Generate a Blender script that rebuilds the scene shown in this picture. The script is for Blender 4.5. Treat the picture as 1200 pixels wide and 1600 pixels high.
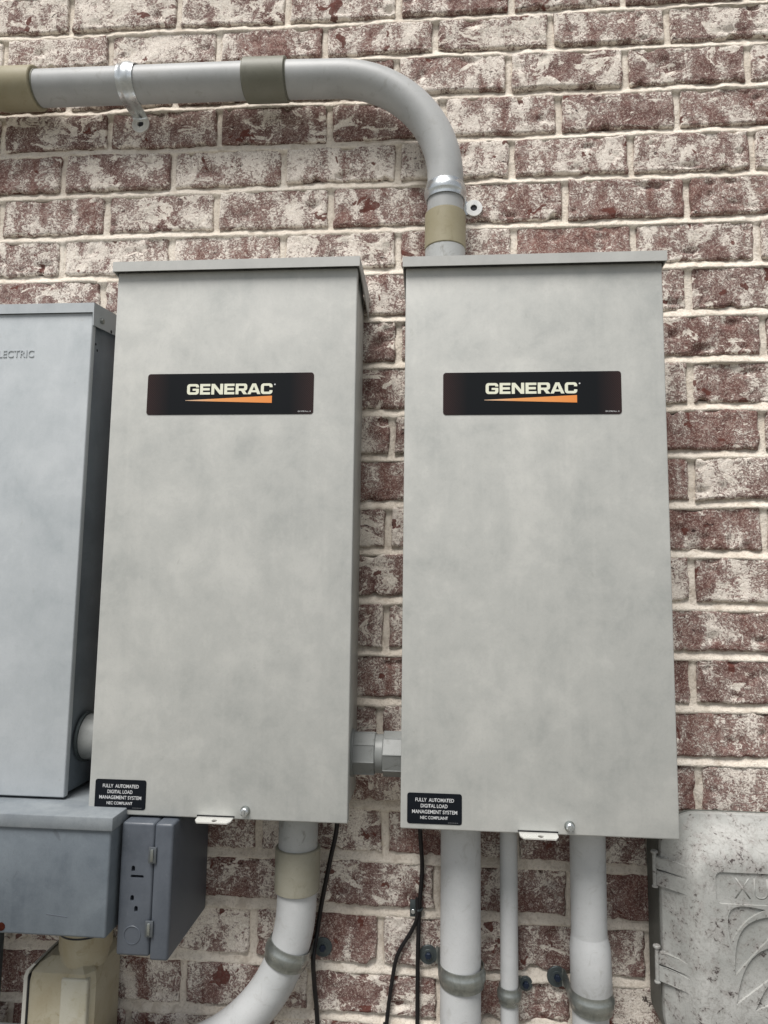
import bpy, bmesh, math, random
import numpy as np
from mathutils import Vector, Matrix
from mathutils.geometry import tessellate_polygon

for o in list(bpy.data.objects): bpy.data.objects.remove(o)
scene = bpy.context.scene
C = scene.collection
R = math.radians
PI = math.pi

# ------------------------------------------------------------------ camera
YAW, PITCH, ROLL = -0.078467, 0.105738, 0.013209
CAM = Vector((-0.32964, -1.13241, -0.54158))
fwd = Vector((math.sin(YAW)*math.cos(PITCH), math.cos(YAW)*math.cos(PITCH), math.sin(PITCH)))
rgt = Vector((math.cos(YAW), -math.sin(YAW), 0))
upv = rgt.cross(fwd)
r2 = rgt*math.cos(ROLL) + upv*math.sin(ROLL)
u2 = upv*math.cos(ROLL) - rgt*math.sin(ROLL)
cam = bpy.data.cameras.new('camera')
cam.sensor_fit = 'VERTICAL'; cam.sensor_height = 24.0; cam.lens = 24.0*1060.0/1600.0
cam.clip_start = 0.01; cam.clip_end = 500
camo = bpy.data.objects.new('camera', cam); C.objects.link(camo)
M = Matrix.Identity(4)
for i in range(3):
    M[i][0] = r2[i]; M[i][1] = u2[i]; M[i][2] = -fwd[i]; M[i][3] = CAM[i]
camo.matrix_world = M
scene.camera = camo

# ------------------------------------------------------------------ sky, sun, exposure
SUN_EL, SUN_AZ = 62.0, -24.0          # elevation; azimuth from straight out of the wall towards the right
w = bpy.data.worlds.new('World'); scene.world = w; w.use_nodes = True
nt = w.node_tree; nt.nodes.clear()
out = nt.nodes.new('ShaderNodeOutputWorld'); bg = nt.nodes.new('ShaderNodeBackground')
sky = nt.nodes.new('ShaderNodeTexSky'); sky.sky_type = 'NISHITA'; sky.sun_disc = False
sky.sun_elevation = R(SUN_EL); sky.air_density = 1.0; sky.dust_density = 1.0; sky.ozone_density = 1.0
sky.sun_rotation = R(180 - SUN_AZ)
hs = nt.nodes.new('ShaderNodeHueSaturation'); hs.inputs['Saturation'].default_value = 0.22   # cloud cover: grey sky
nt.links.new(sky.outputs[0], hs.inputs['Color']); nt.links.new(hs.outputs[0], bg.inputs['Color'])
bg.inputs['Strength'].default_value = 0.05
nt.links.new(bg.outputs[0], out.inputs[0])
sl = bpy.data.lights.new('sun', 'SUN'); sl.energy = 2.2; sl.angle = R(30); sl.color = (1.0, 0.965, 0.925)
so = bpy.data.objects.new('sun', sl); C.objects.link(so)
sd = Vector((math.sin(R(SUN_AZ))*math.cos(R(SUN_EL)), -math.cos(R(SUN_AZ))*math.cos(R(SUN_EL)), math.sin(R(SUN_EL))))
so.rotation_euler = (-sd).to_track_quat('-Z', 'Y').to_euler()
so.location = sd*6
vs = scene.view_settings
vs.view_transform = 'Standard'; vs.look = 'None'; vs.gamma = 1; vs.use_curve_mapping = False
vs.exposure = 0.98
scene.cycles.max_bounces = 5; scene.cycles.diffuse_bounces = 3; scene.cycles.glossy_bounces = 2; scene.cycles.transmission_bounces = 1

# ------------------------------------------------------------------ materials
def nodes(name):
    m = bpy.data.materials.new(name); m.use_nodes = True
    t = m.node_tree; t.nodes.clear()
    o = t.nodes.new('ShaderNodeOutputMaterial'); b = t.nodes.new('ShaderNodeBsdfPrincipled')
    t.links.new(b.outputs[0], o.inputs[0])
    return m, t, b
class NG:
    def __init__(s, t):
        s.t = t
        s.pos = t.nodes.new('ShaderNodeNewGeometry').outputs['Position']
    def link(s, a, b): s.t.links.new(a, b)
    def mapping(s, vec, scale=(1,1,1), loc=(0,0,0)):
        n = s.t.nodes.new('ShaderNodeMapping'); n.inputs['Scale'].default_value = scale; n.inputs['Location'].default_value = loc
        s.link(vec, n.inputs['Vector']); return n.outputs[0]
    def noise(s, vec, scale, detail=4, rough=0.55, dist=0.0):
        n = s.t.nodes.new('ShaderNodeTexNoise'); n.inputs['Scale'].default_value = scale
        n.inputs['Detail'].default_value = detail; n.inputs['Roughness'].default_value = rough; n.inputs['Distortion'].default_value = dist
        s.link(vec, n.inputs['Vector']); return n.outputs['Fac']
    def voro(s, vec, scale, feature='F1'):
        n = s.t.nodes.new('ShaderNodeTexVoronoi'); n.feature = feature; n.inputs['Scale'].default_value = scale
        s.link(vec, n.inputs['Vector']); return n.outputs['Distance']
    def ramp(s, fac, stops):
        n = s.t.nodes.new('ShaderNodeValToRGB'); e = n.color_ramp.elements
        while len(e) < len(stops): e.new(0.5)
        for i, (p, c) in enumerate(stops):
            e[i].position = p; e[i].color = (c, c, c, 1) if isinstance(c, (int, float)) else (*c, 1)
        s.link(fac, n.inputs[0]); return n.outputs[0]
    def mix(s, fac, a, b, mode='MIX'):
        n = s.t.nodes.new('ShaderNodeMix'); n.data_type = 'RGBA'; n.blend_type = mode
        for i, v in ((0, fac), (6, a), (7, b)):
            sock = n.inputs[i]
            if isinstance(v, (int, float)): sock.default_value = v if i == 0 else (v, v, v, 1)
            elif isinstance(v, tuple): sock.default_value = (*v, 1)
            else: s.link(v, sock)
        return n.outputs[2]
    def math(s, op, a, b=None, clamp=False):
        n = s.t.nodes.new('ShaderNodeMath'); n.operation = op; n.use_clamp = clamp
        for i, v in enumerate((a, b)):
            if v is None: continue
            if isinstance(v, (int, float)): n.inputs[i].default_value = v
            else: s.link(v, n.inputs[i])
        return n.outputs[0]
    def bump(s, h, strength, dist, b):
        n = s.t.nodes.new('ShaderNodeBump'); n.inputs['Strength'].default_value = strength; n.inputs['Distance'].default_value = dist
        s.link(h, n.inputs['Height']); s.link(n.outputs[0], b.inputs['Normal']); return n

def mat_brick():
    m, t, b = nodes('brick'); g = NG(t)
    oi = t.nodes.new('ShaderNodeObjectInfo'); rnd = oi.outputs['Random']
    # each brick gets its own patch of pattern
    cx = t.nodes.new('ShaderNodeCombineXYZ')
    g.link(g.math('MULTIPLY', rnd, 37.0), cx.inputs[0]); g.link(g.math('MULTIPLY', rnd, 91.0), cx.inputs[1]); g.link(g.math('MULTIPLY', rnd, 53.0), cx.inputs[2])
    va = t.nodes.new('ShaderNodeVectorMath'); va.operation = 'ADD'; g.link(g.pos, va.inputs[0]); g.link(cx.outputs[0], va.inputs[1])
    v = va.outputs[0]
    big = g.noise(g.mapping(v, (1.7, 1, .8)), 15, 2, .5, .8)
    mid = g.noise(v, 52, 4, .65, 1.0)
    curd = g.noise(g.mapping(v, (1, 1, 1.15)), 108, 5, .74, 2.2)
    grain = g.noise(v, 330, 3, .65, 1.2)
    r2_ = g.math('FRACT', g.math('MULTIPLY', rnd, 7.31))
    # clay: muted mauve brown to brick red, each brick its own tone
    clay = g.mix(r2_, (.225, .108, .088), (.170, .092, .080))
    clay = g.mix(g.ramp(mid, [(.36, .75), (.60, 0)]), clay, (.098, .040, .036))
    # dull lime film over most of the face
    cov = g.math('ADD', g.math('ADD', g.math('MULTIPLY', big, .80), .02), g.math('MULTIPLY', g.math('SUBTRACT', rnd, .5), .17))
    cov = g.math('ADD', cov, g.math('MULTIPLY', mid, .28))
    film = g.ramp(cov, [(.42, .08), (.56, .45), (.70, .82)])
    col = g.mix(film, clay, (.425, .33, .30))
    # fine grain of lime caught in the texture
    col = g.mix(g.math('MULTIPLY', g.ramp(grain, [(.53, 0), (.59, 1)]), .60), col, (.60, .52, .455))
    col = g.mix(g.math('MULTIPLY', g.ramp(grain, [(.385, 1), (.445, 0)]), .62), col, (.095, .048, .043))
    # broken cream patches with hard edges
    thr = g.math('ADD', g.math('MULTIPLY', cov, .50), g.math('MULTIPLY', curd, .62))
    thr = g.math('ADD', thr, g.math('MULTIPLY', g.math('SUBTRACT', grain, .5), .09))
    spots = g.ramp(thr, [(.600, 0), (.614, .88), (.68, 1)])
    col = g.mix(spots, col, g.mix(g.ramp(grain, [(.38, 0), (.6, 1)]), (.68, .60, .53), (.90, .84, .76)))
    # broad opaque smears of wash, ragged at the rim
    sm_ = g.math('ADD', g.noise(g.mapping(v, (.8, 1, 1.25), (2, 8, 1)), 27, 5, .70, .7), g.math('MULTIPLY', g.math('SUBTRACT', r2_, .5), .10))
    smear = g.ramp(sm_, [(.592, 0), (.608, .88), (.67, 1)])
    lime = g.mix(g.ramp(grain, [(.36, 0), (.58, 1)]), (.66, .58, .50), (.90, .84, .755))
    col = g.mix(smear, col, lime)
    # mortar wiped over the arrises
    at = t.nodes.new('ShaderNodeAttribute'); at.attribute_name = 'edge'
    ed = g.math('ADD', g.math('MULTIPLY', at.outputs['Fac'], .27), g.math('ADD', g.math('MULTIPLY', mid, .55), g.math('MULTIPLY', curd, .25)))
    wipe = g.ramp(ed, [(.70, 0), (.735, .9), (.8, 1)])
    col = g.mix(wipe, col, lime)
    # clean red chips broken through the wash
    chip = g.ramp(g.noise(g.mapping(v, (1, 1, 1), (5, 2, 9)), 24, 3, .62, .4), [(.655, 0), (.668, 1)])
    col = g.mix(g.math('MULTIPLY', chip, .9), col, (.135, .044, .034))
    # dark pits and short cracks
    pit = g.ramp(g.noise(g.mapping(v, (.6, 1, 1.3), (3, 1, 4)), 75, 3, .62, 1.4), [(.285, 1), (.315, 0)])
    col = g.mix(g.math('MULTIPLY', pit, .9), col, (.05, .03, .028))
    g.link(col, b.inputs['Base Color'])
    b.inputs['Roughness'].default_value = .92; b.inputs['Specular IOR Level'].default_value = .2
    h = g.math('ADD', g.math('MULTIPLY', mid, .5), g.math('MULTIPLY', curd, .6))
    h = g.math('ADD', h, g.math('MULTIPLY', grain, .25))
    h = g.math('ADD', h, g.math('MULTIPLY', spots, .16)); h = g.math('SUBTRACT', h, g.math('MULTIPLY', pit, .55))
    g.bump(h, .8, .0034, b)
    return m
def mat_mortar():
    m, t, b = nodes('mortar'); g = NG(t)
    a = g.noise(g.pos, 9, 3, .6, .3); f = g.noise(g.pos, 260, 3, .65); c = g.noise(g.pos, 45, 4, .6, .5)
    col = g.mix(g.ramp(a, [(.3, 0), (.7, 1)]), (.72, .645, .55), (.85, .785, .695))
    col = g.mix(g.ramp(c, [(.32, .7), (.48, 0)]), col, (.50, .43, .355))
    col = g.mix(g.ramp(g.noise(g.pos, 140, 4, .7, .8), [(.28, .8), (.36, 0)]), col, (.30, .24, .20))
    col = g.mix(g.ramp(f, [(.34, .6), (.50, 0)]), col, (.52, .455, .38))
    g.link(col, b.inputs['Base Color']); b.inputs['Roughness'].default_value = .95; b.inputs['Specular IOR Level'].default_value = .15
    g.bump(g.math('ADD', f, g.math('MULTIPLY', c, .8)), .8, .0026, b)
    return m
def mat_paint(name, base, light, dark, seed=0., rough=.48, amount=1., spec=.4, stain=(.35, .35, .33)):
    """weathered factory paint: cloudy chalking, dull smears, tiny scuffs"""
    m, t, b = nodes(name); g = NG(t)
    v = g.mapping(g.pos, (1, 1, 1), (seed, seed*1.7, seed*.6))
    cloud = g.noise(g.mapping(v, (1.1, 1, .9)), 5.0, 8, .68, .35)
    cloud2 = g.noise(v, 16, 7, .70, .25)
    sm = g.math('ADD', g.math('MULTIPLY', cloud, .5), g.math('MULTIPLY', cloud2, .5))
    col = g.mix(g.ramp(sm, [(.38, 0), (.47, .42), (.53, .60), (.64, 1)]), dark, light)
    col = g.mix(1 - .85*amount, col, base)
    pale = g.ramp(g.math('ADD', sm, g.math('MULTIPLY', g.math('SUBTRACT', g.noise(v, 60, 5, .7, .3), .5), .16)), [(.525, 0), (.56, .7), (.62, 1)])
    col = g.mix(g.math('MULTIPLY', pale, .22*amount), col, light)
    streak = g.noise(g.mapping(v, (55, 55, 3.5)), 1.0, 4, .6, .2)
    col = g.mix(g.math('MULTIPLY', g.ramp(streak, [(.52, 0), (.70, 1)]), .20*amount), col, light)
    scuff = g.ramp(g.noise(g.mapping(v, (1, 1, .7), (7, 3, 2)), 40, 5, .66, 1.0), [(.285, 1), (.33, 0)])
    col = g.mix(g.math('MULTIPLY', scuff, .38*amount), col, stain)
    fleck = g.noise(v, 380, 4, .7)
    col = g.mix(g.ramp(fleck, [(.33, .25), (.46, 0)]), col, dark)
    col = g.mix(g.ramp(fleck, [(.56, 0), (.70, .22)]), col, light)
    g.link(col, b.inputs['Base Color'])
    rr = g.ramp(sm, [(.35, rough-.08), (.65, rough+.14)]); g.link(rr, b.inputs['Roughness'])
    b.inputs['Specular IOR Level'].default_value = spec
    g.bump(g.math('ADD', g.noise(v, 700, 2, .5), g.math('MULTIPLY', cloud2, .5)), .12, .0006, b)
    return m
def mat_plastic(name, base, light, dirt, seed=0., rough=.5, dirtamt=.5, axis=(1, 1, 1)):
    m, t, b = nodes(name); g = NG(t)
    v = g.mapping(g.pos, axis, (seed, seed*2.1, seed*.7))
    a = g.noise(v, 13, 5, .6, .4); c = g.noise(v, 48, 5, .65, .9); f = g.noise(v, 420, 3, .6)
    col = g.mix(g.ramp(a, [(.32, 0), (.68, 1)]), base, light)
    col = g.mix(g.math('MULTIPLY', g.ramp(c, [(.30, 1), (.44, 0)]), dirtamt), col, dirt)
    col = g.mix(g.math('MULTIPLY', g.ramp(a, [(.60, 0), (.74, 1)]), dirtamt*.5), col, dirt)
    col = g.mix(g.ramp(f, [(.33, .16), (.45, 0)]), col, dirt)
    g.link(col, b.inputs['Base Color']); b.inputs['Roughness'].default_value = rough; b.inputs['Specular IOR Level'].default_value = .35
    g.bump(g.math('ADD', f, c), .10, .0008, b)
    return m
def mat_mildew():
    m, t, b = nodes('mildewed_plastic'); g = NG(t); v = g.pos
    a = g.noise(v, 11, 5, .6, .5); c = g.noise(v, 42, 5, .65, .6); sp = g.noise(v, 190, 4, .62, .9); f = g.noise(v, 480, 3, .6)
    col = g.mix(g.ramp(a, [(.33, 0), (.66, 1)]), (.285, .293, .278), (.45, .45, .432))
    col = g.mix(g.ramp(c, [(.52, 0), (.72, .5)]), col, (.34, .295, .285))
    lich = g.math('ADD', g.math('MULTIPLY', c, .50), g.math('MULTIPLY', sp, .62))
    lich = g.math('ADD', lich, g.math('MULTIPLY', a, .10))
    spots = g.ramp(lich, [(.700, 0), (.735, .75), (.79, 1)])
    col = g.mix(g.ramp(lich, [(.58, 0), (.69, .42)]), col, (.19, .18, .165))
    col = g.mix(spots, col, (.055, .043, .042))
    col = g.mix(g.ramp(f, [(.34, .35), (.46, 0)]), col, (.26, .26, .245))
    g.link(col, b.inputs['Base Color']); b.inputs['Roughness'].default_value = .62; b.inputs['Specular IOR Level'].default_value = .3
    g.bump(g.math('ADD', g.math('MULTIPLY', spots, .7), f), .25, .001, b)
    return m
def mat_metal(name, col, rough, seed=0., dull=(.25, .26, .26), metallic=.85, dullamt=.5):
    m, t, b = nodes(name); g = NG(t); v = g.mapping(g.pos, (1, 1, 1), (seed, seed, seed))
    a = g.noise(v, 60, 5, .62, .6); f = g.noise(v, 420, 3, .6)
    c = g.mix(g.math('MULTIPLY', g.ramp(a, [(.36, 0), (.62, 1)]), dullamt), col, dull)
    g.link(c, b.inputs['Base Color']); b.inputs['Metallic'].default_value = metallic
    g.link(g.ramp(a, [(.3, max(.05, rough-.1)), (.7, rough+.18)]), b.inputs['Roughness'])
    g.bump(g.math('ADD', a, f), .12, .0006, b)
    return m
def mat_flat(name, col, rough=.45, spec=.4, var=.12):
    m, t, b = nodes(name); g = NG(t)
    a = g.noise(g.pos, 90, 4, .6, .4)
    dk = tuple(c*(1-var) for c in col)
    g.link(g.mix(g.ramp(a, [(.35, 0), (.65, 1)]), dk, col), b.inputs['Base Color'])
    b.inputs['Roughness'].default_value = rough; b.inputs['Specular IOR Level'].default_value = spec
    return m
def mat_label():
    """black vinyl with faint maroon diagonal hatching at both ends"""
    m, t, b = nodes('black_label_vinyl'); g = NG(t)
    tc = t.nodes.new('ShaderNodeTexCoord').outputs['Generated']
    sx = t.nodes.new('ShaderNodeSeparateXYZ'); g.link(tc, sx.inputs[0])
    dist = g.math('ABSOLUTE', g.math('SUBTRACT', sx.outputs[0], .5))
    ends = g.ramp(dist, [(.36, 0), (.5, 1)])
    sp = t.nodes.new('ShaderNodeSeparateXYZ'); g.link(g.pos, sp.inputs[0])
    d = g.math('ADD', sp.outputs[0], sp.outputs[2])
    wv = g.math('SINE', g.math('MULTIPLY', d, 2*PI/.0034))
    st = g.ramp(wv, [(.35, 0), (.65, 1)])
    col = g.mix(g.math('MULTIPLY', ends, g.math('ADD', g.math('MULTIPLY', st, .6), .35)), (.0085, .0100, .0120), (.055, .030, .028))
    g.link(col, b.inputs['Base Color']); b.inputs['Roughness'].default_value = .5; b.inputs['Specular IOR Level'].default_value = .12
    return m
def mat_swoosh():
    m, t, b = nodes('orange_ink'); g = NG(t)
    tc = t.nodes.new('ShaderNodeTexCoord').outputs['Generated']
    sx = t.nodes.new('ShaderNodeSeparateXYZ'); g.link(tc, sx.inputs[0])
    g.link(g.ramp(sx.outputs[0], [(0, (.72, .52, .36)), (.35, (.78, .34, .11)), (1, (.80, .27, .055))]), b.inputs['Base Color'])
    b.inputs['Roughness'].default_value = .45
    return m
def mat_ground():
    m, t, b = nodes('bounce_ground'); g = NG(t)
    a = g.noise(g.pos, 1.2, 5, .6); f = g.noise(g.pos, 45, 5, .7)
    col = g.mix(g.ramp(a, [(.35, 0), (.65, 1)]), (.23, .22, .195), (.19, .19, .16))  # unseen ground, colour paled to bounce light up at the wall
    col = g.mix(g.ramp(f, [(.35, .7), (.6, 0)]), col, (.13, .115, .09))
    g.link(col, b.inputs['Base Color']); b.inputs['Roughness'].default_value = .95
    g.bump(f, .8, .02, b)
    return m

MB = mat_brick(); MM = mat_mortar(); MG = mat_ground()
GP = mat_paint('grey_enclosure_paint', (.435, .446, .427), (.555, .558, .53), (.378, .39, .375), 3.1, .46, 1.0, .4, (.35, .36, .335))
GPC = mat_paint('grey_cap_paint', (.46, .465, .45), (.52, .525, .505), (.39, .395, .38), 9.4, .48, .8)
BP = mat_paint('blue_grey_paint_chalked', (.44, .475, .495), (.53, .56, .58), (.37, .405, .425), 5.3, .48, .9)
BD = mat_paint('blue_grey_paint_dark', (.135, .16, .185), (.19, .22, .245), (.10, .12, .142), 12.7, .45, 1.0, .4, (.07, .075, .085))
BM_ = mat_paint('blue_grey_paint_lid', (.185, .21, .23), (.27, .295, .31), (.135, .155, .175), 17.7, .45, 1.0)
BG = mat_paint('slate_grey_paint', (.085, .098, .118), (.12, .135, .158), (.062, .072, .088), 21.3, .42, .8, .4, (.17, .18, .20))
PV = mat_plastic('grey_pvc', (.47, .485, .49), (.56, .57, .575), (.34, .34, .32), 1.7, .42, .45)
PVD = mat_plastic('grey_pvc_stained', (.36, .375, .37), (.45, .46, .455), (.20, .195, .17), 6.1, .45, .75)
PVT = mat_plastic('tan_stained_pvc', (.27, .24, .15), (.33, .30, .21), (.21, .18, .105), 4.4, .5, .45)
PVU = mat_plastic('grey_beige_pvc', (.27, .255, .195), (.33, .32, .265), (.20, .185, .13), 13.4, .5, .5)
PVO = mat_plastic('olive_grey_pvc', (.165, .165, .13), (.20, .20, .165), (.11, .11, .085), 8.2, .5, .4)
PVB = mat_plastic('beige_fitting_plastic', (.37, .32, .215), (.47, .44, .34), (.29, .24, .14), 11.9, .42, .6)
PVW = mat_plastic('pale_fitting_plastic', (.50, .49, .44), (.58, .575, .54), (.36, .33, .26), 2.9, .4, .4)
PVP = mat_plastic('worn_fitting_panel', (.40, .375, .28), (.50, .49, .42), (.33, .28, .17), 7.3, .4, .6)
MIL = mat_mildew()
NB = mat_plastic('dark_base_plastic', (.10, .105, .095), (.14, .145, .13), (.06, .06, .055), 3.3, .55, .5)
PVG = mat_plastic('weathered_grey_fitting', (.19, .20, .195), (.26, .27, .265), (.10, .10, .09), 14.2, .4, .7)
PVS = mat_plastic('dimmed_grey_pvc', (.35, .36, .36), (.42, .43, .43), (.26, .26, .24), 16.6, .45, .5)  # darker copy of grey_pvc, colour tones down the strong light on the overhead run
GV = mat_metal('galvanised_steel', (.72, .75, .76), .28, 1.2, (.36, .39, .40), .9, .5)
GVD = mat_metal('dull_galvanised_steel', (.40, .42, .40), .34, 4.8, (.17, .185, .175), .85, .6)
DKM = mat_metal('dark_weathered_steel', (.10, .12, .125), .5, 7.7, (.055, .068, .07), .55, .6)
CLP = mat_metal('worn_clip_steel', (.20, .22, .24), .35, 6.6, (.10, .11, .125), .75, .6)
ZNC = mat_metal('bright_zinc', (.86, .86, .83), .3, 2.2, (.62, .62, .58), .55, .5)
BLS = mat_metal('blue_coated_steel', (.02, .032, .065), .3, 3.5, (.012, .018, .032), .4, .5)
SCR = mat_flat('dark_screw', (.02, .022, .028), .4)
BLK = mat_flat('black_cable_jacket', (.012, .011, .012), .42, .35)
HOL = mat_flat('hole_interior', (.02, .02, .021), .8, .1)
LAB = mat_label(); NOT = mat_flat('notice_black_vinyl', (.008, .010, .014), .5, .12)
INK = mat_flat('cream_ink', (.80, .81, .66), .5, .3, .05); INW = mat_flat('white_ink', (.62, .63, .64), .5, .3, .05)
INS = mat_flat('faded_ink', (.16, .165, .17), .5, .3, .1)
SWO = mat_swoosh()
RUS = mat_flat('rust', (.075, .018, .010), .9, .1, .6)

# ------------------------------------------------------------------ helpers
def link(name, me, mat, parent=None, smooth=False):
    o = bpy.data.objects.new(name, me); C.objects.link(o)
    if mat is not None: me.materials.append(mat)
    if smooth:
        me.polygons.foreach_set('use_smooth', [True]*len(me.polygons))
    if parent is not None:
        o.parent = parent; o.matrix_parent_inverse = Matrix.Translation(parent.location).inverted()
    return o
def from_bm(name, bm, mat, parent=None, smooth=False, auto=None):
    bmesh.ops.recalc_face_normals(bm, faces=bm.faces)
    me = bpy.data.meshes.new(name); bm.to_mesh(me); bm.free()
    o = link(name, me, mat, parent, smooth)
    if auto is not None: sharp(me, auto)
    return o
def sharp(me, deg):
    me.polygons.foreach_set('use_smooth', [True]*len(me.polygons))
    me.set_sharp_from_angle(angle=R(deg))
def thing(name, loc, label, cat, group=None):
    o = bpy.data.objects.new(name, None); C.objects.link(o); o.location = loc; o.empty_display_size = .02
    tag(o, label, cat, group); return o
def tag(o, label, cat, group=None, kind=None):
    if label: o['label'] = label
    if cat: o['category'] = cat
    if group: o['group'] = group
    if kind: o['kind'] = kind
    return o
def box_bm(x0, x1, y0, y1, z0, z1, bev=0., seg=2):
    bm = bmesh.new()
    vs_ = [bm.verts.new(p) for p in ((x0,y0,z0),(x1,y0,z0),(x1,y1,z0),(x0,y1,z0),(x0,y0,z1),(x1,y0,z1),(x1,y1,z1),(x0,y1,z1))]
    for f in ((0,3,2,1),(4,5,6,7),(0,1,5,4),(1,2,6,5),(2,3,7,6),(3,0,4,7)): bm.faces.new([vs_[i] for i in f])
    if bev > 0: bmesh.ops.bevel(bm, geom=bm.edges[:], offset=bev, segments=seg, profile=.5, affect='EDGES')
    return bm
def box(name, x0, x1, y0, y1, z0, z1, mat, parent=None, bev=0.0015, seg=2):
    return from_bm(name, box_bm(x0, x1, y0, y1, z0, z1, bev, seg), mat, parent, auto=35)
def frames(pts):
    n = len(pts); T = []
    for i in range(n):
        a = pts[max(i-1, 0)]; b = pts[min(i+1, n-1)]; T.append((b-a).normalized())
    ref = Vector((0,1,0)) if abs(T[0].y) < .9 else Vector((0,0,1))
    N = [(ref - T[0]*ref.dot(T[0])).normalized()]
    for i in range(1, n):
        v = N[-1] - T[i]*N[-1].dot(T[i]); N.append(v.normalized())
    return T, N, [T[i].cross(N[i]) for i in range(n)]
def tube_bm(pts, rad, seg=40, caps=True, bm=None, flat=None):
    """sweep a circle (or polygon) along points; rad a number or one per point"""
    pts = [Vector(p) for p in pts]
    if isinstance(rad, (int, float)): rad = [rad]*len(pts)
    bm = bm or bmesh.new(); T, N, B = frames(pts); rings = []
    ph = flat or 0.
    for p, n, b, r in zip(pts, N, B, rad):
        rings.append([bm.verts.new(p + (n*math.cos(2*PI*k/seg+ph) + b*math.sin(2*PI*k/seg+ph))*r) for k in range(seg)])
    for i in range(len(rings)-1):
        for k in range(seg):
            bm.faces.new((rings[i][k], rings[i][(k+1)%seg], rings[i+1][(k+1)%seg], rings[i+1][k]))
    if caps:
        bm.faces.new(rings[0]); bm.faces.new(rings[-1])
    return bm
def tube(name, pts, rad, mat, parent=None, seg=40, auto=35, flat=None):
    return from_bm(name, tube_bm(pts, rad, seg, True, None, flat), mat, parent, auto=auto)
def sleeve(name, p0, p1, r, mat, parent=None, ch=.0015, seg=48):
    p0 = Vector(p0); p1 = Vector(p1); d = (p1-p0).normalized()
    return tube(name, [p0, p0+d*.0001, p0+d*ch, p1-d*ch, p1-d*.0001, p1], [r-ch*1.4, r-ch, r, r, r-ch, r-ch*1.4], mat, parent, seg, 40)
def catmull(P, n=12):
    P = [Vector(p) for p in P]; out_ = []
    Q = [P[0]*2-P[1]] + P + [P[-1]*2-P[-2]]
    for i in range(1, len(Q)-2):
        a, b, c, d = Q[i-1:i+3]
        for k in range(n):
            t = k/n
            out_.append(.5*((2*b) + (c-a)*t + (2*a-5*b+4*c-d)*t*t + (3*b-a-3*c+d)*t**3))
    out_.append(P[-1]); return out_
def disc_bm(c, nrm, r, h, seg=24, bev=.0, rin=None):
    """short cylinder (or washer) standing on point c along nrm"""
    c = Vector(c); nrm = Vector(nrm).normalized()
    ref = Vector((0,0,1)) if abs(nrm.z) < .9 else Vector((1,0,0))
    a = nrm.cross(ref).normalized(); b = nrm.cross(a)
    bm = bmesh.new()
    prof = [(r, 0), (r, h-bev), (r-bev, h)] if bev else [(r, 0), (r, h)]
    if rin: prof = prof + [(rin, h), (rin, 0)]
    rings = [[bm.verts.new(c + (a*math.cos(2*PI*k/seg)+b*math.sin(2*PI*k/seg))*q + nrm*z) for k in range(seg)] for q, z in prof]
    m = len(rings)
    for i in range(m if rin else m-1):
        for k in range(seg): bm.faces.new((rings[i][k], rings[i][(k+1)%seg], rings[(i+1)%m][(k+1)%seg], rings[(i+1)%m][k]))
    if not rin: bm.faces.new(rings[0]); bm.faces.new(rings[-1])
    return bm
def disc(name, c, nrm, r, h, mat, parent=None, seg=24, bev=0., rin=None):
    return from_bm(name, disc_bm(c, nrm, r, h, seg, bev, rin), mat, parent, auto=35)
def plan(name, loops, y, thick, mat, parent=None):
    """flat shape drawn in x,z (outer loop first, then holes), its face at depth y towards the viewer"""
    L = [[Vector((p[0], p[1], 0)) for p in l] for l in loops]
    tris = tessellate_polygon(L); flat = [p for l in L for p in l]; n = len(flat)
    bm = bmesh.new()
    f_ = [bm.verts.new((p.x, y, p.y)) for p in flat]
    for tr in tris:
        try: bm.faces.new([f_[i] for i in tr])
        except ValueError: pass
    if thick:
        k_ = [bm.verts.new((p.x, y+thick, p.y)) for p in flat]; i0 = 0
        for l in L:
            m = len(l)
            for i in range(m):
                a, b2 = i0+i, i0+(i+1)%m
                bm.faces.new((f_[a], f_[b2], k_[b2], k_[a]))
            i0 += m
    o = from_bm(name, bm, mat, parent)
    me = o.data
    if not thick:
        # face the viewer (-Y)
        if sum(p.normal.y*p.area for p in me.polygons) > 0: me.flip_normals()
    return o
def rrect(x0, x1, z0, z1, r, n=6):
    P = []
    for cx, cz, a0 in ((x1-r, z1-r, 0), (x0+r, z1-r, 90), (x0+r, z0+r, 180), (x1-r, z0+r, 270)):
        for k in range(n+1):
            a = R(a0+90*k/n); P.append((cx+r*math.cos(a), cz+r*math.sin(a)))
    return P
def text_mesh(s, size, extrude=0., spacing=1., offset=0.):
    cu = bpy.data.curves.new('t', 'FONT'); cu.body = s; cu.size = size; cu.extrude = extrude; cu.space_character = spacing
    cu.offset = offset; cu.resolution_u = 4
    o = bpy.data.objects.new('t', cu); C.objects.link(o); bpy.context.view_layer.update()
    dg = bpy.context.evaluated_depsgraph_get(); me = bpy.data.meshes.new_from_object(o.evaluated_get(dg))
    bpy.data.objects.remove(o); bpy.data.curves.remove(cu); return me
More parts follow.
